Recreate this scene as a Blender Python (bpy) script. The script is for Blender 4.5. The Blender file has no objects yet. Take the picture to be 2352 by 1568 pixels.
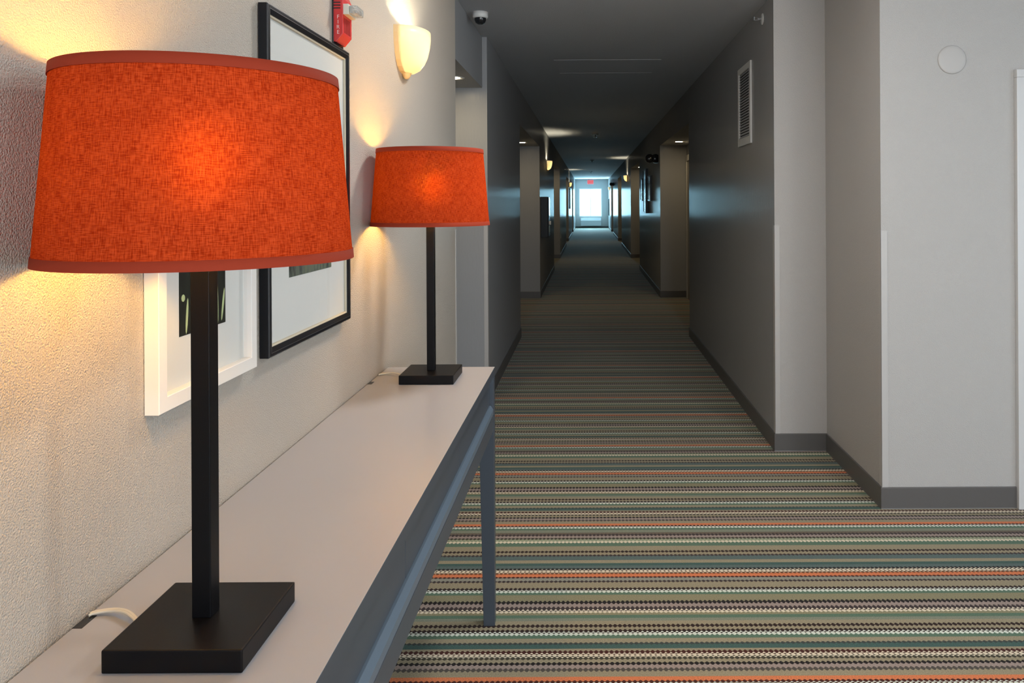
import bpy, bmesh, math, random
from mathutils import Vector, Matrix
random.seed(7)
PI = math.pi
SC = bpy.context.scene
COL = SC.collection
H = 1.40            # eye height
CE = 2.555          # ceiling
SO = 2.20           # alcove soffit
XW, XL, XR = -.677, -.709, 1.038
TT = .848           # table top height
YB, YE = -4.5, 41.0
LOBX = 4.2

# ------------------------------------------------------------------ helpers
def lin(r, g, b, k=1.0):
    def f(v):
        v /= 255.
        return (v / 12.92 if v <= .04045 else ((v + .055) / 1.055) ** 2.4) * k
    return (f(r), f(g), f(b))

def mat(name, col=(.5, .5, .5), rough=.5, metal=0., emit=None, estr=0., spec=.5, alpha=None):
    m = bpy.data.materials.new(name)
    m.use_nodes = True
    p = m.node_tree.nodes['Principled BSDF']
    p.inputs['Base Color'].default_value = (*col, 1)
    p.inputs['Roughness'].default_value = rough
    p.inputs['Metallic'].default_value = metal
    p.inputs['Specular IOR Level'].default_value = spec
    if emit:
        p.inputs['Emission Color'].default_value = (*emit, 1)
        p.inputs['Emission Strength'].default_value = estr
    return m

def N(m, t, **kw):
    n = m.node_tree.nodes.new(t)
    for k, v in kw.items():
        setattr(n, k, v)
    return n

def L(m, a, b):
    m.node_tree.links.new(a, b)

def bump(m, scale=200., strength=.3, dist=.002, detail=3., stretch=(1, 1, 1), kind='noise'):
    p = m.node_tree.nodes['Principled BSDF']
    tc = N(m, 'ShaderNodeTexCoord'); mp = N(m, 'ShaderNodeMapping')
    mp.inputs['Scale'].default_value = stretch
    L(m, tc.outputs['Object'], mp.inputs['Vector'])
    nz = N(m, 'ShaderNodeTexNoise')
    nz.inputs['Scale'].default_value = scale; nz.inputs['Detail'].default_value = detail
    L(m, mp.outputs['Vector'], nz.inputs['Vector'])
    b = N(m, 'ShaderNodeBump')
    b.inputs['Strength'].default_value = strength; b.inputs['Distance'].default_value = dist
    L(m, nz.outputs['Fac'], b.inputs['Height'])
    L(m, b.outputs['Normal'], p.inputs['Normal'])
    return m

def tag(o, label=None, cat=None, group=None, kind=None):
    if label: o['label'] = label
    if cat: o['category'] = cat
    if group: o['group'] = group
    if kind: o['kind'] = kind
    return o

def empty(name, loc, rotz=0., label=None, cat=None, group=None):
    o = bpy.data.objects.new(name, None)
    COL.objects.link(o); o.location = loc; o.rotation_euler = (0, 0, rotz)
    o.empty_display_size = .05
    return tag(o, label, cat, group)

def obj(name, bm, mats, parent=None, smooth=False, loc=None):
    if not isinstance(mats, (list, tuple)): mats = [mats]
    me = bpy.data.meshes.new(name)
    bm.normal_update(); bm.to_mesh(me); bm.free()
    for m in mats: me.materials.append(m)
    if smooth:
        for p in me.polygons: p.use_smooth = True
    o = bpy.data.objects.new(name, me)
    COL.objects.link(o)
    if parent: o.parent = parent
    if loc: o.location = loc
    return o

def struct(name, bm, m, parent=None, **kw):
    o = obj(name, bm, m, parent, **kw)
    if parent is None: o['kind'] = 'structure'
    return o

def box(bm, x0, x1, y0, y1, z0, z1, bev=0., mi=0, seg=2):
    t = bmesh.new()
    v = [t.verts.new((x, y, z)) for z in (z0, z1) for y in (y0, y1) for x in (x0, x1)]
    for q in ((0, 2, 3, 1), (4, 5, 7, 6), (0, 1, 5, 4), (2, 6, 7, 3), (0, 4, 6, 2), (1, 3, 7, 5)):
        t.faces.new([v[i] for i in q])
    if bev > 0:
        bmesh.ops.bevel(t, geom=list(t.edges), offset=bev, segments=seg, affect='EDGES', profile=.6)
    bmesh.ops.recalc_face_normals(t, faces=t.faces)
    merge(bm, t, mi)

def merge(bm, t, mi=0, M=None):
    mp = {}
    for v in t.verts:
        mp[v] = bm.verts.new(M @ v.co if M else v.co)
    for f in t.faces:
        try:
            nf = bm.faces.new([mp[v] for v in f.verts]); nf.material_index = mi; nf.smooth = f.smooth
        except ValueError:
            pass
    t.free()

def B(*a, **k):
    bm = bmesh.new(); box(bm, *a, **k); return bm

def lathe(bm, prof, seg=48, axis='z', c=(0, 0, 0), cap=False, mi=0, a0=0., a1=2 * PI, sx=1., sy=1.):
    """prof: list of (r, h). revolve about z through c"""
    full = abs(a1 - a0 - 2 * PI) < 1e-6
    n = seg if full else seg + 1
    t = bmesh.new()
    rings = []
    for r, h in prof:
        if r < 1e-6:
            rings.append([t.verts.new((0, 0, h))])
        else:
            rings.append([t.verts.new((r * sx * math.cos(a0 + (a1 - a0) * i / seg), r * sy * math.sin(a0 + (a1 - a0) * i / seg), h)) for i in range(n)])
    for A, Bq in zip(rings, rings[1:]):
        m = seg
        for i in range(m):
            j = (i + 1) % n
            if len(A) == 1 and len(Bq) == 1: continue
            if len(A) == 1: f = t.faces.new([A[0], Bq[j], Bq[i]])
            elif len(Bq) == 1: f = t.faces.new([A[i], A[j], Bq[0]])
            else: f = t.faces.new([A[i], A[j], Bq[j], Bq[i]])
            f.smooth = True
    bmesh.ops.recalc_face_normals(t, faces=t.faces)
    M = Matrix.Translation(c)
    if axis == 'x': M = M @ Matrix.Rotation(PI / 2, 4, 'Y')
    if axis == 'y': M = M @ Matrix.Rotation(-PI / 2, 4, 'X')
    merge(bm, t, mi, M)

def tube(bm, pts, r, seg=10, mi=0):
    pts = [Vector(p) for p in pts]
    t = bmesh.new(); rings = []
    up = Vector((0, 0, 1))
    for i, p in enumerate(pts):
        d = (pts[min(i + 1, len(pts) - 1)] - pts[max(i - 1, 0)]).normalized()
        s = d.cross(up)
        if s.length < 1e-4: s = Vector((1, 0, 0))
        s.normalize(); w = s.cross(d).normalized()
        rings.append([t.verts.new(p + r * (math.cos(2 * PI * k / seg) * s + math.sin(2 * PI * k / seg) * w)) for k in range(seg)])
    for A, C in zip(rings, rings[1:]):
        for k in range(seg):
            f = t.faces.new([A[k], A[(k + 1) % seg], C[(k + 1) % seg], C[k]]); f.smooth = True
    t.faces.new(rings[0]); t.faces.new(rings[-1])
    bmesh.ops.recalc_face_normals(t, faces=t.faces)
    merge(bm, t, mi)

def spline(pts, n=10):
    P = [Vector(p) for p in pts]; P = [P[0]] + P + [P[-1]]
    out = []
    for i in range(1, len(P) - 2):
        for k in range(n):
            t = k / n
            a, b, c, d = P[i - 1], P[i], P[i + 1], P[i + 2]
            out.append(.5 * ((2 * b) + (-a + c) * t + (2 * a - 5 * b + 4 * c - d) * t * t + (-a + 3 * b - 3 * c + d) * t ** 3))
    out.append(P[-2]); return out

def prism(bm, poly, ax, lo, hi, mi=0, bev=0.):
    """extrude 2-D polygon. ax='y': poly in (x,z) ; ax='x': poly in (y,z); ax='z': (x,y)"""
    def P(a, b, h):
        return {'y': (a, h, b), 'x': (h, a, b), 'z': (a, b, h)}[ax]
    t = bmesh.new()
    A = [t.verts.new(P(a, b, lo)) for a, b in poly]; C = [t.verts.new(P(a, b, hi)) for a, b in poly]
    n = len(poly)
    t.faces.new(A); t.faces.new(C)
    for i in range(n): t.faces.new([A[i], A[(i + 1) % n], C[(i + 1) % n], C[i]])
    bmesh.ops.recalc_face_normals(t, faces=t.faces)
    if bev: bmesh.ops.bevel(t, geom=list(t.edges), offset=bev, segments=2, affect='EDGES', profile=.6)
    merge(bm, t, mi)

def copy_tree(o, parent=None):
    c = o.copy(); COL.objects.link(c)
    if parent: c.parent = parent
    for ch in list(o.children): copy_tree(ch, c)
    return c

def text_mesh(s, size, depth):
    cu = bpy.data.curves.new('lettering', 'FONT')
    cu.body = s; cu.size = size; cu.extrude = depth; cu.align_x = 'CENTER'; cu.align_y = 'CENTER'
    o = bpy.data.objects.new('lettering', cu); COL.objects.link(o)
    dg = bpy.context.evaluated_depsgraph_get()
    me = bpy.data.meshes.new_from_object(o.evaluated_get(dg))
    bpy.data.objects.remove(o); bpy.data.curves.remove(cu)
    return me

def text_obj(name, s, size, depth, M, m, parent):
    me = text_mesh(s, size, depth); me.name = name
    me.materials.clear(); me.materials.append(m)
    me.transform(M)
    o = bpy.data.objects.new(name, me); COL.objects.link(o); o.parent = parent
    return o

# ------------------------------------------------------------------ materials
def wall_mat(name, col, rough, bs, strength, dist, spec=.4, stretch=(1, 1, 1)):
    m = mat(name, col, rough, spec=spec)
    return bump(m, bs, strength, dist, 2.5, stretch)
M_wall = wall_mat('painted_wall', (.47, .455, .44), .45, 330., .75, .0035)
M_lwall = wall_mat('textured_beige_wall', (.475, .432, .375), .5, 400., .9, .0042)
def satin_paint(name, col, rough, gl, bs, strength, dist, stretch):
    m = mat(name, col, .8, spec=0.)
    bump(m, bs, strength, dist, 2.5, stretch)
    nt = m.node_tree; p = nt.nodes['Principled BSDF']; out = nt.nodes['Material Output']
    g = N(m, 'ShaderNodeBsdfGlossy'); g.inputs['Roughness'].default_value = rough
    bn = [n for n in nt.nodes if n.type == 'BUMP'][0]; L(m, bn.outputs[0], g.inputs['Normal'])
    fr = N(m, 'ShaderNodeFresnel'); fr.inputs['IOR'].default_value = 1.4
    mu = N(m, 'ShaderNodeMath', operation='MULTIPLY'); mu.inputs[1].default_value = gl; L(m, fr.outputs[0], mu.inputs[0])
    mx = N(m, 'ShaderNodeMixShader'); L(m, mu.outputs[0], mx.inputs[0]); L(m, p.outputs[0], mx.inputs[1]); L(m, g.outputs[0], mx.inputs[2])
    L(m, mx.outputs[0], out.inputs[0])
    return m
M_cwall = satin_paint('corridor_wall_paint', (.335, .340, .348),    .19, .14, 60., .5, .0022, (1, 1, .22))
M_ceil = bump(mat('ceiling_paint', (.49, .51, .55), .85, spec=.2), 110., .5, .004)
M_base = bump(mat('vinyl_baseboard', (.105, .10, .098), .38), 60., .1, .002)
M_guard = mat('corner_guard', (.475, .46, .445), .42)
M_black = mat('lamp_black', (.003, .003, .004), .40, spec=.16)
bump(M_black, 400., .04, .001)
M_blackframe = mat('black_frame_wood', (.005, .006, .009), .35, spec=.3)
M_silver = mat('silver_line', (.55, .55, .57), .3, 1.)
M_gold = mat('cream_fillet', (.56, .50, .38), .7)
M_white = mat('white_frame_wood', (.78, .76, .72), .45)
M_matb = mat('mat_board', (.70, .71, .68), .9, spec=.1)
M_ttop = bump(mat('table_top_lacquer', (.345, .358, .395), .30), 500., .03, .001)
M_tbody = mat('table_body_lacquer', (.052, .064, .082), .36)
M_ledge = mat('ledge_light_blue', (.105, .145, .19), .3)  # lighter and bluer than the table body
M_red = mat('red_plastic', (.55, .03, .03), .4)
M_whitep = mat('white_plastic', (.72, .72, .70), .4)
M_offw = mat('ivory_plastic', (.66, .64, .55), .4)
M_dark = mat('dark_plastic', (.012, .013, .016), .2)
M_chrome = mat('brushed_metal', (.6, .6, .6), .25, 1.)
M_grey = mat('grey_grille', (.46, .47, .49), .45)
M_duct = mat('duct_shadow_grey', (.08, .08, .085), .7)
M_dred = mat('dark_red_grille', (.24, .014, .010), .5)
M_plate = bump(mat('painted_plate', (.455, .44, .425), .45), 170., .1, .002)
M_door = mat('door_paint', (.26, .24, .21), .4)
M_casing = mat('door_casing', (.48, .47, .44), .4)
M_steel = mat('door_frame_paint', (.60, .60, .60), .35)
M_void = mat('dark_opening_panel', (.008, .008, .008), .5)
M_cab = mat('dark_cabinet', (.006, .008, .010), .25, spec=.3)
M_cord = mat('clear_cord', (.62, .58, .48), .25)
M_lett = mat('pale_lettering', (.75, .55, .52), .6)

def glass_mat():
    m = bpy.data.materials.new('picture_glass'); m.use_nodes = True
    nt = m.node_tree; nt.nodes.clear()
    o = N(m, 'ShaderNodeOutputMaterial'); t = N(m, 'ShaderNodeBsdfTransparent'); g = N(m, 'ShaderNodeBsdfGlossy')
    g.inputs['Roughness'].default_value = .04
    fr = N(m, 'ShaderNodeFresnel'); fr.inputs['IOR'].default_value = 1.45
    mx = N(m, 'ShaderNodeMixShader'); ge = N(m, 'ShaderNodeNewGeometry')
    iv = N(m, 'ShaderNodeMath', operation='SUBTRACT'); iv.inputs[0].default_value = 1.; L(m, ge.outputs['Backfacing'], iv.inputs[1])
    mu = N(m, 'ShaderNodeMath', operation='MULTIPLY'); L(m, fr.outputs[0], mu.inputs[0]); L(m, iv.outputs[0], mu.inputs[1])
    L(m, mu.outputs[0], mx.inputs[0]); L(m, t.outputs[0], mx.inputs[1]); L(m, g.outputs[0], mx.inputs[2]); L(m, mx.outputs[0], o.inputs[0])
    return m
M_glass = glass_mat()

def emis(name, col, s):
    m = bpy.data.materials.new(name); m.use_nodes = True
    nt = m.node_tree; nt.nodes.clear()
    o = N(m, 'ShaderNodeOutputMaterial'); e = N(m, 'ShaderNodeEmission')
    e.inputs[0].default_value = (*col, 1); e.inputs[1].default_value = s
    L(m, e.outputs[0], o.inputs[0]); return m
WARM = (1., .53, .10)
M_bulb = emis('lamp_bulb_glow', WARM, 200.)
M_sbulb = emis('sconce_bulb_glow', (1., .88, .62), 1150.)
M_flush = emis('fill_light_glow', (1., .96, .91), 92.)  # glow of the added lobby fill lights
M_dlens = emis('downlight_glow', (1., .78, .46), 165.)

def opal():
    m = bpy.data.materials.new('opal_glass'); m.use_nodes = True
    nt = m.node_tree; p = nt.nodes['Principled BSDF']
    p.inputs['Base Color'].default_value = (.85, .78, .58, 1); p.inputs['Roughness'].default_value = .25
    t = N(m, 'ShaderNodeBsdfTranslucent'); t.inputs[0].default_value = (1., .96, .82, 1)
    mx = N(m, 'ShaderNodeMixShader'); mx.inputs[0].default_value = .50
    out = nt.nodes['Material Output']
    L(m, p.outputs[0], mx.inputs[1]); L(m, t.outputs[0], mx.inputs[2]); L(m, mx.outputs[0], out.inputs[0])
    return m
M_opal = opal()
M_tan = mat('sconce_back', (.72, .55, .30), .5)

def shade_mat():
    m = bpy.data.materials.new('orange_linen'); m.use_nodes = True
    nt = m.node_tree; nt.nodes.clear()
    out = N(m, 'ShaderNodeOutputMaterial')
    uv = N(m, 'ShaderNodeUVMap', uv_map='UVMap')
    def weave(sx, sy):
        mp = N(m, 'ShaderNodeMapping'); mp.inputs['Scale'].default_value = (sx, sy, 1)
        nz = N(m, 'ShaderNodeTexNoise'); nz.inputs['Scale'].default_value = 1.; nz.inputs['Detail'].default_value = 2.5
        L(m, uv.outputs[0], mp.inputs[0]); L(m, mp.outputs[0], nz.inputs['Vector']); return nz
    a = weave(90, 900); b = weave(800, 80); c = weave(40, 46)
    ad = N(m, 'ShaderNodeMath', operation='ADD'); L(m, a.outputs['Fac'], ad.inputs[0]); L(m, b.outputs['Fac'], ad.inputs[1])
    ad2 = N(m, 'ShaderNodeMath', operation='MULTIPLY_ADD'); L(m, c.outputs['Fac'], ad2.inputs[0]); ad2.inputs[1].default_value = .3; L(m, ad.outputs[0], ad2.inputs[2])
    mr = N(m, 'ShaderNodeMapRange'); mr.inputs['From Min'].default_value = .95; mr.inputs['From Max'].default_value = 1.37
    mr.inputs['To Min'].default_value = .0; mr.inputs['To Max'].default_value = 1.
    L(m, ad2.outputs[0], mr.inputs['Value'])
    cd = N(m, 'ShaderNodeMixRGB'); cd.inputs[1].default_value = (.26, .019, .004, 1); cd.inputs[2].default_value = (.46, .056, .016, 1)
    ct = N(m, 'ShaderNodeMixRGB'); ct.inputs[1].default_value = (.34, .030, .001, 1); ct.inputs[2].default_value = (1.0, .185, .006, 1)
    L(m, mr.outputs[0], cd.inputs[0]); L(m, mr.outputs[0], ct.inputs[0])
    d = N(m, 'ShaderNodeBsdfDiffuse'); t0 = N(m, 'ShaderNodeBsdfTranslucent')
    fw = N(m, 'ShaderNodeBsdfRefraction'); fw.inputs['IOR'].default_value = 1.25; fw.inputs['Roughness'].default_value = 1.
    t = N(m, 'ShaderNodeMixShader'); t.inputs[0].default_value = .22
    L(m, ct.outputs[0], fw.inputs['Color']); L(m, t0.outputs[0], t.inputs[1]); L(m, fw.outputs[0], t.inputs[2])
    L(m, cd.outputs[0], d.inputs[0]); L(m, ct.outputs[0], t0.inputs[0])
    mx = N(m, 'ShaderNodeMixShader'); mx.inputs[0].default_value = .028
    # pale styrene lining on the inner face
    ge = N(m, 'ShaderNodeNewGeometry'); li = N(m, 'ShaderNodeMixRGB'); li.inputs[2].default_value = (.80, .70, .55, 1)
    L(m, ge.outputs['Backfacing'], li.inputs[0]); L(m, cd.outputs[0], li.inputs[1]); L(m, li.outputs[0], d.inputs[0])
    L(m, d.outputs[0], mx.inputs[1]); L(m, t.outputs[0], mx.inputs[2]); L(m, mx.outputs[0], out.inputs[0])
    bp = N(m, 'ShaderNodeBump'); bp.inputs['Strength'].default_value = .3; bp.inputs['Distance'].default_value = .0006
    L(m, ad.outputs[0], bp.inputs['Height']); L(m, bp.outputs[0], d.inputs['Normal'])
    return m
M_shade = shade_mat()
M_trim = bump(mat('shade_trim_tape', (.30, .040, .018), .8, spec=.1), 500., .15, .001)

# ------------------------------------------------------------------ camera
cam = bpy.data.cameras.new('camera'); co = bpy.data.objects.new('camera', cam); COL.objects.link(co)
cam.sensor_fit = 'HORIZONTAL'; cam.sensor_width = 36.; cam.lens = 36. * 1800 / 2352
cam.shift_x = (1176 - 1352) / 2352; cam.shift_y = -(784 - 462) / 2352
cam.clip_start = .02; cam.clip_end = 200
co.matrix_world = Matrix.Translation((0, 0, H)) @ Matrix.Rotation(PI / 2, 4, 'X') @ Matrix.Rotation(math.radians(-.3), 4, 'Z')
SC.camera = co

# ------------------------------------------------------------------ carpet
CC = dict(O=(222, 128, 82), T=(158, 148, 122), K=(26, 18, 16), C=(232, 220, 196), W=(226, 232, 220), R=(72, 28, 18), B=(46, 26, 20),
          G=(94, 122, 102), E=(68, 98, 92), D=(66, 62, 48), M=(162, 146, 138), P=(62, 50, 50), L=(146, 140, 110), S=(134, 140, 122),
          X=(62, 68, 66), Y=(82, 76, 70), N=(112, 70, 40), V=(110, 98, 84), F=(160, 168, 140), I=(150, 150, 138), A=(92, 110, 108))
BEADS = set('YKDCRXWBPN')
rows = []   # (py near, py far, code)
for za, zb, c in ((1520, 1455, 'O'), (1455, 1365, 'T'), (1365, 1295, 'Y'), (1295, 1250, 'M'), (1250, 1190, 'K'), (1190, 1150, 'T'), (1150, 1095, 'D'),
                  (1095, 1045, 'C'), (1045, 980, 'R'), (980, 950, 'T'), (950, 880, 'E'), (880, 835, 'X'), (835, 765, 'T'), (765, 715, 'G'), (715, 660, 'W'),
                  (660, 600, 'B'), (600, 570, 'T'), (570, 510, 'B'), (510, 450, 'T'), (450, 400, 'S'), (400, 345, 'G'), (345, 310, 'L'), (310, 265, 'C'),
                  (265, 190, 'P'), (190, 150, 'M'), (150, 85, 'K'), (85, -19, 'L')):
    rows.append((1368 + za / 7.84, 1368 + zb / 7.84, c))
for za, zb, c in ((1455, 1420, 'G'), (1420, 1375, 'W'), (1375, 1325, 'B'), (1325, 1235, 'T'), (1235, 1195, 'P'), (1195, 1155, 'I'), (1155, 1125, 'R'),
                  (1125, 1085, 'O'), (1085, 1055, 'N'), (1055, 1010, 'C'), (1010, 975, 'K'), (975, 930, 'A'), (930, 885, 'E'), (885, 830, 'T'), (830, 765, 'A'),
                  (765, 730, 'P'), (730, 700, 'T'), (700, 660, 'B'), (660, 580, 'T'), (580, 525, 'G'), (525, 485, 'C'), (485, 460, 'F'), (460, 425, 'D'),
                  (425, 400, 'M'), (400, 360, 'P'), (360, 335, 'V'), (335, 290, 'S'), (290, 262, 'G'), (262, 230, 'W'), (230, 205, 'R')):
    rows.append((1180 + za / 7.84, 1180 + zb / 7.84, c))
YY = [1800 * H / (r[0] - 462) for r in rows] + [1800 * H / (rows[-1][1] - 462)]
PER = YY[-1] - YY[0]
def carpet():
    me = bpy.data.meshes.new('floor')
    vs, fs, ca, cb, uvs = [], [], [], [], []
    k0 = math.floor((YB - YY[0]) / PER) - 1
    k1 = math.ceil((YE + .2 - YY[0]) / PER) + 1
    seq = []
    for k in range(k0, k1):
        for i, r in enumerate(rows):
            seq.append((YY[i] + k * PER, YY[i + 1] + k * PER, r[2]))
    x0, x1 = -1.3, LOBX + .1
    for i, (a, b, c) in enumerate(seq):
        if b < YB - .1 or a > YE + .2 or i == 0 or i == len(seq) - 1: continue
        m = (a + b) / 2
        xr = x1 if a < 3.7 else 1.6
        for (p, q, vp, vq, oth) in ((a, m, 1, 0, seq[i - 1][2]), (m, b, 0, 1, seq[i + 1][2])):
            n = len(vs)
            vs += [(x0, p, 0), (xr, p, 0), (xr, q, 0), (x0, q, 0)]
            fs.append((n, n + 1, n + 2, n + 3))
            A = lin(*CC[c], .85); Bc = lin(*CC[oth], .85) if c in BEADS else A
            ca += [(*A, 1)] * 4; cb += [(*Bc, 1)] * 4
            uvs += [(x0, vp), (xr, vp), (xr, vq), (x0, vq)]
    me.from_pydata(vs, [], fs)
    for nm, arr in (('row_colour', ca), ('edge_colour', cb)):
        at = me.attributes.new(nm, 'FLOAT_COLOR', 'CORNER')
        at.data.foreach_set('color', [x for c in arr for x in c])
    u = me.uv_layers.new(name='UVMap')
    u.data.foreach_set('uv', [x for c in uvs for x in c])
    m = mat('striped_carpet', (.2, .2, .2), .9, spec=.25)
    p = m.node_tree.nodes['Principled BSDF']
    p.inputs['Sheen Weight'].default_value = .16; p.inputs['Sheen Roughness'].default_value = .35
    A = N(m, 'ShaderNodeAttribute', attribute_name='row_colour'); Bn = N(m, 'ShaderNodeAttribute', attribute_name='edge_colour')
    uv = N(m, 'ShaderNodeUVMap', uv_map='UVMap'); sp = N(m, 'ShaderNodeSeparateXYZ'); L(m, uv.outputs[0], sp.inputs[0])
    mu = N(m, 'ShaderNodeMath', operation='MULTIPLY'); mu.inputs[1].default_value = 2 * PI / .0160; L(m, sp.outputs['X'], mu.inputs[0])
    cs = N(m, 'ShaderNodeMath', operation='COSINE'); L(m, mu.outputs[0], cs.inputs[0])
    lim = N(m, 'ShaderNodeMapRange'); lim.inputs['From Min'].default_value = -1; lim.inputs['From Max'].default_value = .8
    lim.inputs['To Min'].default_value = .22; lim.inputs['To Max'].default_value = 1.05
    L(m, cs.outputs[0], lim.inputs['Value'])
    sub = N(m, 'ShaderNodeMath', operation='SUBTRACT'); L(m, sp.outputs['Y'], sub.inputs[0]); L(m, lim.outputs[0], sub.inputs[1])
    sm = N(m, 'ShaderNodeMapRange'); sm.inputs['From Min'].default_value = -.1; sm.inputs['From Max'].default_value = .1
    L(m, sub.outputs[0], sm.inputs['Value'])
    mx = N(m, 'ShaderNodeMixRGB'); L(m, sm.outputs[0], mx.inputs[0]); L(m, A.outputs['Color'], mx.inputs[1]); L(m, Bn.outputs['Color'], mx.inputs[2])
    tc = N(m, 'ShaderNodeTexCoord'); nz = N(m, 'ShaderNodeTexNoise'); nz.inputs['Scale'].default_value = 260.; nz.inputs['Detail'].default_value = 2.
    L(m, tc.outputs['Object'], nz.inputs['Vector'])
    mr = N(m, 'ShaderNodeMapRange'); mr.inputs['From Min'].default_value = .3; mr.inputs['From Max'].default_value = .7; mr.inputs['To Min'].default_value = .75; mr.inputs['To Max'].default_value = 1.2
    L(m, nz.outputs['Fac'], mr.inputs['Value'])
    m2 = N(m, 'ShaderNodeMixRGB', blend_type='MULTIPLY'); m2.inputs[0].default_value = 1.
    L(m, mx.outputs[0], m2.inputs[1]); L(m, mr.outputs[0], m2.inputs[2]); L(m, m2.outputs[0], p.inputs['Base Color'])
    bp = N(m, 'ShaderNodeBump'); bp.inputs['Strength'].default_value = .5; bp.inputs['Distance'].default_value = .003
    L(m, nz.outputs['Fac'], bp.inputs['Height']); L(m, bp.outputs[0], p.inputs['Normal'])
    me.materials.append(m)
    o = bpy.data.objects.new('floor', me); COL.objects.link(o); o['kind'] = 'structure'
    return o
carpet()
struct('ceiling', B(-1.4, LOBX + .2, YB - .2, YE + .2, CE, CE + .1), M_ceil)

# ------------------------------------------------------------------ walls
AL, AR = -1.09, 1.42
ALC = [(8.1, 11.36), (16.0, 19.3), (24.7, 27.7), (33.2, 36.0)]
def strip(poly, z0=0., z1=CE):
    bm = bmesh.new()
    a = [bm.verts.new((x, y, z0)) for x, y in poly]; b = [bm.verts.new((x, y, z1)) for x, y in poly]
    for i in range(len(poly) - 1):
        bm.faces.new([a[i], a[i + 1], b[i + 1], b[i]])
    return bm
def thick(o, flip=False, t=.08):
    md = o.modifiers.new('thickness', 'SOLIDIFY'); md.thickness = t; md.offset = 1. if not flip else -1.
    return o
left_near = [(XW, YB), (XW, 4.0), (AL, 4.0)]
left_far = [(AL, 4.0), (AL, 5.5), (XL, 5.5)]
for a, b in ALC: left_far += [(XL, a), (AL, a), (AL, b), (XL, b)]
left_far += [(XL, YE)]
right_near = [(LOBX, 3.555), (1.325, 3.555), (1.325, 4.38), (XR, 4.38)]
right_far = [(XR, 4.38)]
for a, b in ALC: right_far += [(XR, a), (AR, a), (AR, b), (XR, b)]
right_far += [(XR, YE)]
def wall(name, poly, m, soffits=(), flip=False):
    bm = strip(poly)
    for (x0, x1, a, b) in soffits:
        box(bm, x0, x1, a, b, SO, CE - .002)
    return struct(name, bm, m)
wall('wall_left', left_near, M_lwall)
wall('wall_left_corridor', left_far, M_cwall, [(AL + .002, -.742, 4.002, 5.498)] + [(AL + .002, XL, a + .002, b - .002) for a, b in ALC])
wall('wall_right', right_near, M_wall)
wall('wall_right_corridor', right_far, M_cwall, [(XR, AR - .002, a + .002, b - .002) for a, b in ALC])

# end wall with window opening, back (lobby) wall with an added window opening
def wall_open(x0, x1, y, wx0, wx1, wz0, wz1, t, name, m):
    bm = bmesh.new()
    lo, hi = min(y, y + t), max(y, y + t)
    box(bm, x0, wx0, lo, hi, 0, CE); box(bm, wx1, x1, lo, hi, 0, CE)
    box(bm, wx0, wx1, lo, hi, 0, wz0); box(bm, wx0, wx1, lo, hi, wz1, CE)
    return struct(name, bm, m)
WX0, WX1, WZ0, WZ1 = -.50, .69, .60, 2.07
wall_open(XL - .1, XR + .1, YE, WX0, WX1, WZ0, WZ1, .15, 'wall_end', M_wall)
BX0, BX1, BZ0, BZ1 = .1, 3.6, .55, 2.30
wall_open(XW - .1, LOBX + .1, YB, BX0, BX1, BZ0, BZ1, -.15, 'wall_back', M_wall)

RY0, RY1 = -2.6, 1.6
bm = bmesh.new()
for (a, b, c, d) in ((YB, RY0, 0, CE), (RY1, 3.64, 0, CE), (RY0, RY1, 0, BZ0), (RY0, RY1, BZ1, CE)):
    box(bm, LOBX, LOBX + .15, a, b, c, d)
struct('wall_lobby', bm, M_wall)

def window(name, x0, x1, z0, z1, y, t, mull):
    f = bmesh.new(); w = .045
    lo, hi = min(y, y + t), max(y, y + t)
    for (a, b, c, d) in ((x0, x0 + w, z0, z1), (x1 - w, x1, z0, z1), (x0 + w, x1 - w, z0, z0 + w), (x0 + w, x1 - w, z1 - w, z1)):
        box(f, a, b, lo, hi, c, d, .004)
    for mx in mull: box(f, mx - .018, mx + .018, lo, hi, z0 + w, z1 - w, .004)
    o = struct(name, f, M_whitep)
    g = bmesh.new(); box(g, x0 + w, x1 - w, (lo + hi) / 2 - .003, (lo + hi) / 2 + .003, z0 + w, z1 - w)
    obj('window_glass', g, M_glass, o)
    return o
window('window_1', WX0, WX1, WZ0, WZ1, YE + .07, .05, [.095])
window('added_window_2', BX0, BX1, BZ0, BZ1, YB - .07, -.05, [1.27, 2.43])  # unseen window added to bring daylight from behind the viewer

w3 = window('added_window_3', RY0, RY1, BZ0, BZ1, 0, .05, [-1.2, .2])  # unseen window added for cool light from the right
# built along x; turn it into the right-hand lobby wall
for q in (w3, w3.children[0]):
    for v in q.data.vertices:
        x, y, z = v.co; v.co = (LOBX + .05 + y, x, z)
    q.data.flip_normals()
# baseboards (mitred, with a rounded cove toe)
def baseboard(name, poly, side, h=.097, t=.007):
    """side=+1: room lies to the right of the walking direction"""
    n = len(poly); off = []
    for i in range(n):
        ds = []
        if i > 0: ds.append((Vector(poly[i]) - Vector(poly[i - 1])).normalized())
        if i < n - 1: ds.append((Vector(poly[i + 1]) - Vector(poly[i])).normalized())
        ns = [Vector((d.y, -d.x)) * side for d in ds]
        off.append(ns[0] if len(ns) == 1 else ns[0] + ns[1] if abs(ns[0].dot(ns[1])) < .5 else ns[0])
    prof = [(0, 0), (t * 1.15, 0), (t, .004), (t, h - .003), (t * .7, h), (0, h)]
    bm = bmesh.new(); R = []
    for p, o in zip(poly, off):
        R.append([bm.verts.new((p[0] + o.x * d, p[1] + o.y * d, z)) for d, z in prof])
    for a, b in zip(R, R[1:]):
        for k in range(len(prof) - 1): bm.faces.new([a[k], a[k + 1], b[k + 1], b[k]])
    bmesh.ops.recalc_face_normals(bm, faces=bm.faces)
    return struct(name, bm, M_base)
baseboard('baseboard_left', left_near + left_far[1:], 1)
JX = 1.932
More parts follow.
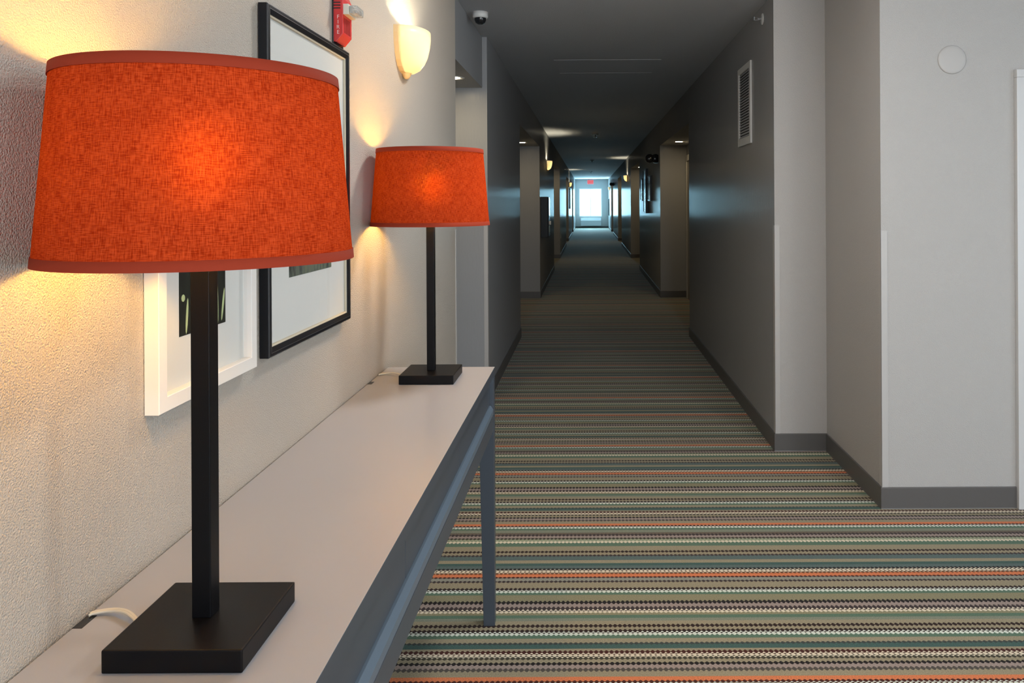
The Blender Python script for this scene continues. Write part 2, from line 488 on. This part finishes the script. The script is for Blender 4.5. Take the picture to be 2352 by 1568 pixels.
baseboard('baseboard_right', [(JX, 3.555), (1.325, 3.555), (1.325, 4.38), (XR, 4.38)] + right_far[1:], -1)
baseboard('baseboard_end', [(XL, YE), (XR, YE)], 1)

# corner guards
def guard(name, cx, cy, sx, sy, z0=.097, z1=1.26, w=.028, t=.0025):
    """corner at (cx,cy); flange on the face towards -y (along sx) and on the corridor face (along +y)"""
    bm = bmesh.new()
    xo = cx - sx * t
    box(bm, min(xo, cx + sx * w), max(xo, cx + sx * w), cy - t * sy, cy, z0, z1, .0008)
    box(bm, min(xo, cx), max(xo, cx), min(cy - t * sy, cy + sy * w), max(cy - t * sy, cy + sy * w), z0, z1, .0008)
    return struct(name, bm, M_guard)
guard('trim_1', 1.325, 3.555, 1, 1)
guard('trim_2', XR, 4.38, 1, 1)
guard('trim_3', XL, 5.5, -1, 1)
bm = bmesh.new(); box(bm, XW, XW + .0025, 3.972, 4.0025, .097, 1.26, .0008); box(bm, XW - .028, XW + .0025, 4.0, 4.0025, .097, 1.26, .0008)
struct('trim_4', bm, M_guard)

# doors: dark opening at the right edge, and room doors inside the alcoves
bm = bmesh.new(); DW = .036; DT = 1.985; D1 = 2.95
for (a, b, c, d) in ((JX, JX + DW, 0, DT - DW), (D1 - DW, D1, 0, DT - DW), (JX, D1, DT - DW, DT)):
    box(bm, a, b, 3.530, 3.556, c, d, .003)
o = struct('door_1', bm, M_steel)
obj('door_panel', B(JX + DW, D1 - DW, 3.546, 3.554, 0.004, DT - DW), M_void, o)  # near-black panel standing in for the dark opening
k = 2
for a, b in ALC:
    for s, xx in ((-1, AL), (1, AR)):
        y1 = b - .06; y0 = y1 - 1.08; w = .085
        def bx(bm, d0, d1, ya, yb, za, zb, bev=.004):
            p, q = xx - s * d0, xx - s * d1
            box(bm, min(p, q), max(p, q), ya, yb, za, zb, bev)
        bm = bmesh.new()
        bx(bm, 0, .02, y0, y0 + w, 0, 2.05 - w); bx(bm, 0, .02, y1 - w, y1, 0, 2.05 - w); bx(bm, 0, .02, y0, y1, 2.05 - w, 2.05)
        o = struct('door_%d' % k, bm, M_casing); k += 1
        bm = bmesh.new(); bx(bm, .001, .008, y0 + w, y1 - w, .01, 2.05 - w, .001)
        dp = obj('door_panel', bm, M_door, o)
        bm = bmesh.new()
        lathe(bm, [(0, 0), (.022, 0), (.022, .008), (.008, .012), (.008, .045), (0, .045)], 16, 'x', (xx - s * .008, y0 + w + .06, 1.0))
        if s > 0:
            for v in bm.verts: v.co.x = 2 * (xx - .008) - v.co.x
        bx(bm, .045, .058, y0 + w + .05, y0 + w + .17, .99, 1.01)
        obj('door_handle', bm, M_chrome, dp)

# ceiling hatch seam
bm = bmesh.new()
hx0, hx1, hy0, hy1, hw = -.28, .60, 6.40, 7.08, .025
for (a, b, c, d) in ((hx0, hx1, hy0, hy0 + hw), (hx0, hx1, hy1 - hw, hy1), (hx0, hx0 + hw, hy0 + hw, hy1 - hw), (hx1 - hw, hx1, hy0 + hw, hy1 - hw)):
    box(bm, a, b, c, d, CE - .0025, CE, .001)
ht = empty('access_hatch', (0, 0, CE), label='grey rectangular access hatch flush in the dark corridor ceiling', cat='hatch')
for v in bm.verts: v.co.z -= CE
obj('hatch_frame', bm, M_ceil, ht)
obj('hatch_panel', B(hx0 + hw, hx1 - hw, hy0 + hw, hy1 - hw, -.001, 0), M_ceil, ht)

# ------------------------------------------------------------------ console table
TX0, TX1, TY0, TY1 = -.674, -.317, .80, 2.622
tb = empty('console_table', ((TX0 + TX1) / 2, (TY0 + TY1) / 2, 0), label='long narrow grey console table with dark legs against the left wall', cat='table')
ox, oy = tb.location.x, tb.location.y
def tl(bm):
    for v in bm.verts: v.co.x -= ox; v.co.y -= oy
    return bm
obj('tabletop', tl(B(TX0, TX1, TY0, TY1, TT - .001, TT, 0)), M_ttop, tb)
obj('top_slab', tl(B(TX0, TX1, TY0, TY1, TT - .027, TT - .001, 0)), M_tbody, tb)
LW = .037
# case behind the drawer fronts
obj('case', tl(B(TX0 + .004, TX1 - .030, TY0 + .01, TY1 - .010, .66, TT - .027)), M_tbody, tb)
ys = [TY0 + .010, .82 + .0, 1.392, 1.962, TY1 - .010]
ys = [TY0 + .012, 1.397, 1.984, TY1 - .040]
for a, b in zip(ys, ys[1:]):
    bm = bmesh.new()
    box(bm, TX1 - .0295, TX1 - .0130, a + .0012, b - .0012, .729, TT - .0275, .0006)
    d = obj('drawer', tl(bm), M_tbody, tb)
    d['label'] = 'recessed drawer front'
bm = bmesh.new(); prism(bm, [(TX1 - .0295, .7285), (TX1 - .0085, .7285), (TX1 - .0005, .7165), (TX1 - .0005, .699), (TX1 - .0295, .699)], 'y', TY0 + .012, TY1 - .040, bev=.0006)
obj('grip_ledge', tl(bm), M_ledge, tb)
obj('lower_rail', tl(B(TX1 - .0295, TX1 - .001, TY0 + .012, TY1 - .040, .645, .6960, .0012)), M_tbody, tb)
for (yy, sg) in ((TY1, -1), (TY0, 1)):
    for (xx, sx) in ((TX1, -1), (TX0 + .004, 1)):
        # tapered leg with straight outer edge and a small angled bracket at the top
        bm = bmesh.new()
        poly = [(xx, 0), (xx, TT - .0275), (xx + sx * .062, TT - .0275), (xx + sx * .062, .648), (xx + sx * .048, .58), (xx + sx * .037, 0)]
        y2 = yy + sg * .036
        prism(bm, poly, 'y', min(yy, y2), max(yy, y2), bev=.0015)
        obj('leg', tl(bm), M_tbody, tb)
# dark plates standing in for shaded cable notches at the back edge
for yy in (1.035, 2.395):
    bm = bmesh.new(); box(bm, TX0 - .001, TX0 + .012, yy - .016, yy + .016, TT - .004, TT + .0006, .0005)
    obj('dark_notch_plate', tl(bm), M_dark, tb)

# ------------------------------------------------------------------ lamps
def make_lamp(x, y):
    r = empty('table_lamp', (x, y, TT))
    obj('base', B(-.083, .083, -.083, .083, 0, .0275, .002), M_black, r)
    obj('pole', B(-.012, .012, -.012, .012, .0275, .50, .0012), M_black, r)
    bm = bmesh.new(); lathe(bm, [(0, .50), (.018, .50), (.020, .505), (.020, .548), (.016, .555), (0, .555)], 24)
    obj('socket', bm, M_dark, r)
    bm = bmesh.new()
    lathe(bm, [(0, .553), (.013, .553), (.014, .567), (.022, .585), (.029, .602), (.030, .615), (.026, .632), (.016, .643), (0, .646)], 24)
    bl = obj('bulb', bm, M_bulb, r)
    ZB, ZT, RB, RT = .480, .715, .1825, .1635
    # spider fitting
    bm = bmesh.new()
    for k in range(3):
        a = k * 2 * PI / 3 + .4
        tube(bm, [(0, 0, ZT - .02), ((RT - .001) * math.cos(a), (RT - .001) * math.sin(a), ZT - .006)], .0018, 6)
    for s in (-1, 1):
        tube(bm, spline([(0, s * .020, .51), (0, s * .048, .56), (0, s * .048, .63), (0, s * .02, ZT - .028), (0, 0, ZT - .02)], 6), .0018, 6)
    obj('harp', bm, M_chrome, r)
    # fabric
    bm = bmesh.new(); uvl = bm.loops.layers.uv.new('UVMap')
    seg, nr = 128, 12
    R = []
    for j in range(nr + 1):
        t = j / nr; rr = RB + (RT - RB) * t; z = ZB + (ZT - ZB) * t
        R.append([bm.verts.new((rr * math.cos(2 * PI * i / seg), rr * math.sin(2 * PI * i / seg), z)) for i in range(seg)])
    for j in range(nr):
        for i in range(seg):
            q = (i + 1) % seg
            f = bm.faces.new([R[j][i], R[j][q], R[j + 1][q], R[j + 1][i]]); f.smooth = True
            uu = [(i, j), (i + 1, j), (i + 1, j + 1), (i, j + 1)]
            for lp, (a, b) in zip(f.loops, uu):
                lp[uvl].uv = (a / seg * 2 * PI * RB, b / nr * (ZT - ZB))
    sh = obj('lamp_shade', bm, M_shade, r)
    sh['label'] = 'orange linen shade'
    for (z0, z1, r0, r1, nm) in ((ZT - .012, ZT + .001, RT + .0012, RT, 'top_trim'), (ZB - .001, ZB + .011, RB, RB - .001, 'bottom_trim')):
        bm = bmesh.new(); e = .0013
        lathe(bm, [(r0 + e, z0), (r1 + e, z1), (r1 - e, z1), (r0 - e, z0), (r0 + e, z0)], 128)
        obj(nm, bm, M_trim, sh)
    # cord from the back of the base to the wall
    bm = bmesh.new()
    px = -.677 - x
    pts = spline([(-.078, -.010, .005), (-.100, .018, .007), (-.126, .038, .009), (-.152, .048, .006), (px + .012, .046, .004), (px + .0075, .042, .0032)], 8)
    tube(bm, pts, .0019, 8); tube(bm, [(p[0], p[1] + .0034, p[2]) for p in pts], .0027, 8)
    c = obj('cord', bm, M_cord, r); c['label'] = 'clear two-core cord'
    return r
lamp = make_lamp(-.4925, 1.003)
tag(lamp, 'large foreground table lamp, orange drum shade on square black base, nearest the camera', 'lamp', 'orange-shaded table lamps on the console')
l2 = copy_tree(lamp)
l2.location = (-.4945, 2.452, TT)
tag(l2, 'smaller-looking orange-shaded table lamp at the far end of the console table', 'lamp')

# ------------------------------------------------------------------ pictures
def ring(bm, y0, y1, z0, z1, prof, mis):
    """prof: list of (inset, height from wall); rectangular mitred moulding on plane x=0 facing +x"""
    cs = [[bm.verts.new((h, yy, zz)) for yy, zz in ((y0 + i, z0 + i), (y1 - i, z0 + i), (y1 - i, z1 - i), (y0 + i, z1 - i))] for i, h in prof]
    for a, b, m in zip(cs, cs[1:], mis):
        for k in range(4):
            f = bm.faces.new([a[k], a[(k + 1) % 4], b[(k + 1) % 4], b[k]]); f.material_index = m
    bmesh.ops.recalc_face_normals(bm, faces=bm.faces)

def art_mat(kind):
    m = mat('art_' + kind, (.2, .2, .2), .7, spec=.2); p = m.node_tree.nodes['Principled BSDF']
    tc = N(m, 'ShaderNodeTexCoord'); nz = N(m, 'ShaderNodeTexNoise'); mp = N(m, 'ShaderNodeMapping')
    mp.inputs['Scale'].default_value = (1, 14, 5); nz.inputs['Scale'].default_value = 4.; nz.inputs['Detail'].default_value = 6.
    L(m, tc.outputs['Object'], mp.inputs[0]); L(m, mp.outputs[0], nz.inputs['Vector'])
    cr = N(m, 'ShaderNodeValToRGB'); L(m, nz.outputs['Fac'], cr.inputs[0]); L(m, cr.outputs[0], p.inputs['Base Color'])
    e = cr.color_ramp.elements
    if kind == 'meadow':
        e[0].position = .3; e[0].color = (*lin(30, 34, 30), 1); e[1].position = .7; e[1].color = (*lin(120, 128, 92), 1)
        x = e.new(.5); x.color = (*lin(96, 104, 96), 1)
    else:
        e[0].position = .3; e[0].color = (*lin(16, 17, 14), 1); e[1].position = .8; e[1].color = (*lin(40, 44, 34), 1)
    return m
M_meadow, M_night = art_mat('meadow'), art_mat('night_garden')
M_bud = mat('pale_green_bud', lin(190, 205, 150), .6)

bp = empty('picture_frame', (XW, 1.605, 1.081), label='large black framed picture with wide white mat, behind the big lamp shade', cat='picture')
Wd, Hd = .548, .730
bm = bmesh.new()
ring(bm, 0, Wd, 0, Hd, [(0, .002), (0, .0195), (.0012, .022), (.0026, .022), (.0085, .0225), (.0098, .0225), (.020, .019), (.0205, .010), (.0205, .003)], [0, 0, 1, 0, 1, 0, 0, 0])
obj('frame', bm, [M_blackframe, M_silver], bp)
bm = bmesh.new(); ring(bm, .0195, Wd - .0195, .0195, Hd - .0195, [(0, .010), (0, .0175), (.004, .0165), (.0045, .0110)], [0, 0, 0])
obj('fillet', bm, M_gold, bp)
obj('mat', B(.002, .0112, .019, Wd - .019, .019, Hd - .019), M_matb, bp)
obj('picture', B(.0108, .0118, .134, .418, .153, .575), M_meadow, bp)
obj('glass', B(.0150, .0158, .0215, Wd - .0215, .0215, Hd - .0215), M_glass, bp)

wp = empty('picture_frame', (XW, 1.190, 1.078), label='smaller white box framed print of pale buds on black, left of the black frame', cat='picture')
Wd, Hd = .351, .475
bm = bmesh.new()
ring(bm, 0, Wd, 0, Hd, [(0, .001), (0, .0225), (.001, .0235), (.0225, .0235), (.0235, .0225), (.0235, .004)], [0] * 5)
obj('frame', bm, M_white, wp)
obj('mat', B(.001, .0080, .022, Wd - .022, .022, Hd - .022), M_matb, wp)
bm = B(.0078, .0086, .088, .250, .104, .370)
rr = random.Random(3)
for (yy, zz, ln, an) in ((.112, .105, .06, .1), (.150, .108, .075, -.12), (.178, .112, .07, .15), (.218, .106, .095, -.05), (.240, .108, .06, .2), (.100, .160, .012, 0), (.130, .21, .05, .5),
                         (.170, .24, .05, -.5), (.205, .225, .06, .25), (.225, .28, .05, .1), (.160, .32, .04, .3), (.110, .30, .04, -.2), (.20, .34, .03, 0)):
    t = bmesh.new()
    vv = []
    for q in range(12):
        a = 2 * PI * q / 12
        u_, w_ = .006 * math.cos(a), ln / 2 * math.sin(a)
        if ln > .03: u_ *= .62
        vv.append(t.verts.new((.00885, yy + u_ * math.cos(an) + w_ * math.sin(an), zz + ln / 2 - u_ * math.sin(an) + w_ * math.cos(an))))
    t.faces.new(vv); bmesh.ops.recalc_face_normals(t, faces=t.faces)
    for v in vv:
        v.co.y = min(max(v.co.y, .0885), .2495); v.co.z = max(v.co.z, .1045)
    merge(bm, t, 1)
obj('picture', bm, [M_night, M_bud], wp)
obj('glass', B(.0140, .0148, .0225, Wd - .0225, .0225, Hd - .0225), M_glass, wp)

# small framed pictures along the corridor (built facing +x, rotated for the right wall)
def small_picture(x, y, z, w, h, d, rotz, label, m_art=None, group=None):
    r = empty('picture_frame', (x, y, z), rotz, label, 'picture', group)
    bm = bmesh.new()
    ring(bm, -w / 2, w / 2, -h / 2, h / 2, [(0, 0), (0, d), (.002, d + .001), (.022, d + .001), (.024, d - .004), (.024, .002)], [0] * 5)
    obj('frame', bm, M_blackframe, r)
    obj('mat', B(.001, d - .010, -w / 2 + .02, w / 2 - .02, -h / 2 + .02, h / 2 - .02), M_matb, r)
    obj('picture', B(d - .0105, d - .0092, -w * .28, w * .28, -h * .28, h * .28), m_art or M_meadow, r)
    obj('glass', B(d - .006, d - .0052, -w / 2 + .022, w / 2 - .022, -h / 2 + .022, h / 2 - .022), M_glass, r)
    return r
small_picture(XR, 13.05, 1.61, .50, .42, .035, PI, 'small dark framed picture on the right corridor wall, first of three', group='three pictures on the right corridor wall')
small_picture(XR, 13.95, 1.575, .62, .78, .045, PI, 'tall bright framed picture in the middle of three on the right corridor wall', group='three pictures on the right corridor wall')
small_picture(XR, 14.95, 1.61, .50, .42, .035, PI, 'small dark framed picture on the right corridor wall, last of three before the recess', group='three pictures on the right corridor wall')
small_picture(XL, 29.0, 1.50, .6, .75, .04, 0, 'dark framed picture on the distant left corridor wall below a wall sconce')
small_picture(XR, 39.6, 1.10, .5, .85, .04, PI, 'dark framed picture on the right wall beside the far window end')

# ------------------------------------------------------------------ sconces
def make_sconce():
    r = empty('wall_sconce', (0, 0, 0))
    HB = .152
    prof = [(.10, 0.), (.34, .004), (.56, .016), (.74, .037), (.87, .063), (.955, .094), (1.0, .126), (1.0, HB)]
    a, b = .130, .084
    bm = bmesh.new()
    outer = [(p * a, z) for p, z in prof]
    lathe(bm, outer, 28, a0=-PI / 2, a1=PI / 2, sx=b / a, c=(.016, 0, 0))
    g = obj('glass_bowl', bm, M_opal, r, smooth=True)
    md = g.modifiers.new('thickness', 'SOLIDIFY'); md.thickness = .003; md.offset = -1
    bm = bmesh.new()
    poly = [(-p * a * 1.01, z) for p, z in reversed(prof)] + [(p * a * 1.01, z) for p, z in prof]
    prism(bm, poly, 'x', 0, .016)
    obj('back_plate', bm, M_tan, r)
    bm = bmesh.new(); lathe(bm, [(0, -.020), (.008, -.018), (.014, -.008), (.018, .002), (.020, .010), (0, .010)], 16, c=(.016, 0, 0))
    obj('finial', bm, M_tan, r)
    bm = bmesh.new(); lathe(bm, [(0, .06), (.012, .062), (.018, .078), (.014, .098), (0, .102)], 12, c=(.050, 0, 0))
    obj('bulb', bm, M_sbulb, r)
    return r
sc = make_sconce(); sc.location = (XW, 2.860, 1.868)
tag(sc, 'near glowing half-bowl glass wall sconce, above the second lamp', 'sconce', 'half-bowl wall sconces')
for (x, y, rz, lab) in ((XL, 13.22, 0, 'lit half-bowl sconce on the left corridor wall above the dark cabinet'),
                        (XR, 20.95, PI, 'lit half-bowl sconce on the right corridor wall past the three pictures'),
                        (XL, 28.6, 0, 'tiny lit half-bowl sconce far down the left corridor wall'),
                        (XR, 38.0, PI, 'tiny lit half-bowl sconce on the right wall near the end window')):
    q = copy_tree(sc); q.location = (x, y, 1.93); q.rotation_euler = (0, 0, rz); tag(q, lab, 'sconce')

# ------------------------------------------------------------------ fire alarm
fa = empty('fire_alarm', (XW, 2.077, 1.822), label='red fire alarm with white strobe on the left wall above the black frame', cat='alarm')
FW, FH, FD = .078, .150, .028
bm = bmesh.new()
prism(bm, [(0, .006), (.0, FH), (FD * .55, FH), (FD, FH - .030), (FD, .026), (.010, .004)], 'y', 0, FW, bev=.0015)
body = obj('body', bm, M_red, fa)
obj('back_box', B(.0, .004, -.003, FW + .003, -.003, FH + .004, .001), M_dark, fa)
bm = bmesh.new()
for k in range(4): box(bm, .004, FD - .006, -.0006, .0004, FH - .058 + k * .0075, FH - .055 + k * .0075)
obj('side_groove', bm, M_dark, fa)
bm = bmesh.new()
for k in range(7): box(bm, FD - .0003, FD + .0008, .012 + k * .008, .0145 + k * .008, .030, .070)
obj('grille', bm, M_dred, fa)
bm = bmesh.new(); box(bm, FD - .001, FD + .014, .004, FW - .004, .078, .106, .001)
st = obj('strobe', bm, M_offw, fa)
bm = bmesh.new(); box(bm, FD + .0142, FD + .036, .008, FW - .008, .081, .103, .004)
def clear_mat():
    m = mat('clear_lens', (.9, .92, .9), .08); p = m.node_tree.nodes['Principled BSDF']
    p.inputs['Transmission Weight'].default_value = .75; return m
obj('strobe_lens', bm, clear_mat(), st)
bm = bmesh.new(); lathe(bm, [(0, 0), (.004, 0), (.004, .045), (0, .045)], 10, 'y', (FD + .022, .016, .092))
obj('flash_tube', bm, M_chrome, st)
MF = Matrix(((1, 0, 0, 0), (0, 0, 1, 0), (0, 1, 0, 0), (0, 0, 0, 1)))
for k, chh in enumerate('FIRE'):
    Mx = Matrix.Translation((.0155, -.0004, .070 - k * .0135)) @ Matrix.Rotation(PI / 2, 4, 'X')
    text_obj('letter', chh, .0145, .0002, Mx, M_lett, fa)

# ------------------------------------------------------------------ ceiling dome camera
dc = empty('security_camera', (-.655, 4.78, CE), label='white dome security camera on the ceiling at the corridor mouth', cat='camera')
bm = bmesh.new(); lathe(bm, [(0, 0), (.047, 0), (.047, -.028), (.043, -.036), (.036, -.037), (0, -.037)], 40)
obj('housing', bm, M_whitep, dc)
bm = bmesh.new(); lathe(bm, [(.0355, -.037), (.0345, -.050), (.028, -.064), (.016, -.072), (0, -.0745)], 40)
obj('dome', bm, M_dark, dc)

# ------------------------------------------------------------------ sprinklers
sw = empty('sprinkler_head', (XR, 4.65, 2.475), label='small chrome sidewall sprinkler high on the right wall near the ceiling', cat='sprinkler')
bm = bmesh.new(); lathe(bm, [(0, 0), (.034, 0), (.032, -.005), (.012, -.008), (0, -.008)], 28, 'x')
obj('escutcheon', bm, M_whitep, sw)
bm = bmesh.new(); box(bm, -.030, -.008, -.006, .006, -.006, .006, .001); box(bm, -.050, -.030, -.004, .004, .006, .009); box(bm, -.050, -.030, -.004, .004, -.009, -.006); box(bm, -.054, -.050, -.016, .016, -.010, .012)
obj('nozzle', bm, M_chrome, sw)
def pendant(x, y, label):
    r = empty('sprinkler_head', (x, y, CE), label=label, cat='sprinkler', group='ceiling sprinklers down the corridor')
    bm = bmesh.new(); lathe(bm, [(0, 0), (.060, 0), (.056, -.012), (.02, -.02), (0, -.02)], 24)
    obj('escutcheon', bm, M_chrome, r)
    bm = bmesh.new(); lathe(bm, [(0, -.02), (.012, -.02), (.010, -.05), (.030, -.055), (.030, -.059), (0, -.062)], 16)
    obj('nozzle', bm, M_chrome, r)
pendant(.12, 13.45, 'ceiling sprinkler in the light band of the first corridor sconce')
pendant(.10, 22.0, 'ceiling sprinkler beyond the second corridor light band')
pendant(.10, 30.5, 'ceiling sprinkler farthest down the corridor')

# ------------------------------------------------------------------ air grille on right wall
av = empty('air_vent', (XR, 5.17, 2.027), label='tall white louvred air vent on the dark right corridor wall', cat='vent')
bm = bmesh.new()
w, h = .415, .525
for (a, b, c, d) in ((-w / 2, -w / 2 + .04, -h / 2, h / 2), (w / 2 - .04, w / 2, -h / 2, h / 2), (-w / 2 + .04, w / 2 - .04, -h / 2, -h / 2 + .05), (-w / 2 + .04, w / 2 - .04, h / 2 - .04, h / 2)):
    box(bm, -.012, 0, a, b, c, d, .002)
obj('frame', bm, M_whitep, av)
bm = bmesh.new(); n = 24
for k in range(n):
    z = -h / 2 + .06 + k * (h - .11) / (n - 1)
    prism(bm, [(-.010, z - .007), (-.0085, z - .008), (-.001, z + .005), (-.0025, z + .006)], 'y', -w / 2 + .04, w / 2 - .04)
obj('louvres', bm, M_grey, av)
obj('duct_back', B(-.001, -.0004, -w / 2 + .04, w / 2 - .04, -h / 2 + .05, h / 2 - .04), M_duct, av)

# round blank plate on the facing wall
cp = empty('cover_plate', (1.651, 3.555, 2.033), label='round blank cover plate painted like the right-hand wall', cat='plate')
bm = bmesh.new(); lathe(bm, [(0, -.006), (.050, -.006), (.061, -.005), (.065, -.0025), (.065, 0), (0, 0)], 64, 'y')
obj('disc', bm, M_plate, cp)

# ------------------------------------------------------------------ recessed downlights
def downlight(x, y, label):
    r = empty('recessed_light', (x, y, SO), label=label, cat='light', group='recessed lights over the door alcoves')
    bm = bmesh.new(); lathe(bm, [(.048, -.001), (.060, -.004), (.072, -.004), (.076, -.001), (.076, 0), (.046, 0)], 32)
    obj('trim_ring', bm, M_whitep, r)
    bm = bmesh.new(); lathe(bm, [(0, -.002), (.047, -.002)], 32)
    obj('lens', bm, M_dlens, r)
    return r
downlight(-.872, 5.05, 'recessed light over the near left alcove beside the console')
for i, (a, b) in enumerate(ALC):
    for s, nm in ((-1, 'left'), (1, 'right')):
        ordn = ('first', 'second', 'third', 'last')[i]
        downlight((XL + AL) / 2 if s < 0 else (XR + AR) / 2, b - .75, 'recessed light over the %s dark door alcove on the %s of the corridor' % (ordn, nm))

# ------------------------------------------------------------------ dark cabinet on the left wall
fc = empty('extinguisher_cabinet', (XL + .0005, 11.78, 1.17), label='dark surface-mounted cabinet on the left corridor wall past the first alcove', cat='cabinet')
bm = bmesh.new(); box(bm, 0, .105, -.20, .20, -.30, .30, .004); obj('body', bm, M_cab, fc)
dr = obj('door', B(.1055, .118, -.195, .195, -.295, .295, .003), M_cab, fc)
obj('door_glass', B(.1182, .1195, -.15, .15, -.02, .27), mat('cabinet_glass', (.03, .04, .045), .05), dr)
obj('handle', B(.1182, .150, -.17, -.13, -.115, -.06, .004), M_whitep, dr)
obj('sticker', B(.1182, .1190, -.14, .14, -.24, -.13), M_whitep, dr)

# emergency lights
def emergency(x, y, z, lab):
    r = empty('emergency_light', (x, y, z), label=lab, cat='light', group='dark emergency lights on the right corridor wall')
    obj('housing', B(-.055, 0, -.10, .10, -.06, .05, .008), M_dark, r)
    for k, xx in enumerate((-.045, -.130)):
        bm = bmesh.new(); lathe(bm, [(0, -.05), (.045, -.05), (.062, -.02), (.066, 0), (.060, .008), (0, .002)], 24, 'y', (xx, -.16, .0))
        for v in bm.verts: v.co.y = -.32 - v.co.y
        obj('lamp_head', bm, M_dark, r)
    bm = bmesh.new(); tube(bm, [(-.03, -.09, 0), (-.045, -.13, 0)], .01, 8); tube(bm, [(-.045, -.12, 0), (-.13, -.125, 0)], .01, 8)
    obj('bracket', bm, M_dark, r)
emergency(XR, 11.78, 2.03, 'dark twin-head emergency light high on the right wall above the three pictures')
emergency(XR, 31.6, 2.08, 'tiny dark emergency light far down the right corridor wall')

# unseen flush lights added over and behind the viewer to brighten the lobby
for i, (x, y, lab) in enumerate(((.2, 2.7, 'added unseen round flush light above the console table'), (1.9, 1.2, 'added unseen round flush light in the middle of the lobby'), (.6, -1.2, 'added unseen round flush light at the back of the lobby'))):
    r = empty('added_ceiling_light', (x, y, CE), label=lab, cat='light', group='added flush lobby fill lights')
    bm = bmesh.new(); lathe(bm, [(0, 0), (.17, 0), (.17, -.025), (.155, -.028)], 40)
    obj('ring', bm, M_whitep, r)
    bm = bmesh.new(); lathe(bm, [(.155, -.026), (.14, -.05), (.10, -.068), (.05, -.078), (0, -.08)], 40)
    obj('diffuser', bm, M_flush, r)
# wall outlet
ou = empty('wall_outlet', (XL, 19.75, .53), label='small white wall outlet low on the left corridor wall', cat='outlet')
obj('plate', B(0, .006, -.036, .036, -.058, .058, .002), M_whitep, ou)
obj('socket', B(.006, .0075, -.016, .016, -.04, .04, .0005), M_offw, ou)

# ------------------------------------------------------------------ far end: exit sign and air conditioner
ex = empty('exit_sign', (.10, YE, 2.40), label='small red EXIT sign high on the end wall above the window', cat='sign')
obj('housing', B(-.17, .17, -.05, 0, -.12, .12, .006), M_whitep, ex)
obj('face', B(-.16, .16, -.053, -.0505, -.11, .11), emis('exit_face_glow', (1., .30, .36), .75), ex)
text_obj('lettering', 'EXIT', .16, .001, Matrix.Translation((0, -.0545, 0)) @ Matrix.Rotation(PI / 2, 4, 'X'), emis('exit_letter_glow', (1., .03, .05), .9), ex)

ac = empty('air_conditioner', (.115, YE, .12), label='white wall air conditioner unit below the bright end window', cat='air conditioner')
bm = bmesh.new(); prism(bm, [(-.22, .0), (-.22, .28), (-.15, .39), (0, .39), (0, 0)], 'x', -.53, .53, bev=.008)
obj('body', bm, M_grey, ac)
bm = bmesh.new()
for k in range(7): box(bm, -.48, .48, -.2 + k * .0085 + .012, -.194 + k * .0085 + .012, .30 + k * .0137, .312 + k * .0137)
obj('grille', bm, M_whitep, ac)
obj('top_edge', B(-.53, .53, -.226, -.2, .262, .29, .004), M_whitep, ac)

# ------------------------------------------------------------------ light
def area(name, loc, rot, sx, sy, power, col):
    l = bpy.data.lights.new(name, 'AREA'); l.shape = 'RECTANGLE'; l.size = sx; l.size_y = sy; l.energy = power; l.color = col
    o = bpy.data.objects.new(name, l); COL.objects.link(o); o.location = loc; o.rotation_euler = rot
    return o
# daylight entering through the end window (faces -y) and the added, unseen lobby window behind the viewer (faces +y)
area('end_window_daylight', ((WX0 + WX1) / 2, YE + .30, (WZ0 + WZ1) / 2), (-PI / 2, 0, 0), WX1 - WX0 + .2, WZ1 - WZ0 + .2, 430., (.36, .74, .94))
area('lobby_fill_daylight', ((BX0 + BX1) / 2, YB - .30, (BZ0 + BZ1) / 2), (PI / 2, 0, 0), BX1 - BX0, BZ1 - BZ0, 165., (.90, .95, 1.))
area('side_fill_daylight', (LOBX + .30, (RY0 + RY1) / 2, (BZ0 + BZ1) / 2), (0, PI / 2, 0), BZ1 - BZ0, RY1 - RY0, 28., (.78, .90, 1.))  # daylight for the added side window

w = bpy.data.worlds.new('sky'); SC.world = w; w.use_nodes = True
bg = w.node_tree.nodes['Background']
bg.inputs[0].default_value = (.75, .88, 1., 1); bg.inputs[1].default_value = 3.

SC.view_settings.view_transform = 'Standard'; SC.view_settings.look = 'None'
SC.view_settings.gamma = 1.; SC.view_settings.use_curve_mapping = False
SC.view_settings.exposure = 0.
try:
    SC.cycles.use_denoising = True
    SC.cycles.max_bounces = 10; SC.cycles.diffuse_bounces = 6; SC.cycles.transparent_max_bounces = 16
    SC.cycles.sample_clamp_indirect = 8.
except Exception: pass
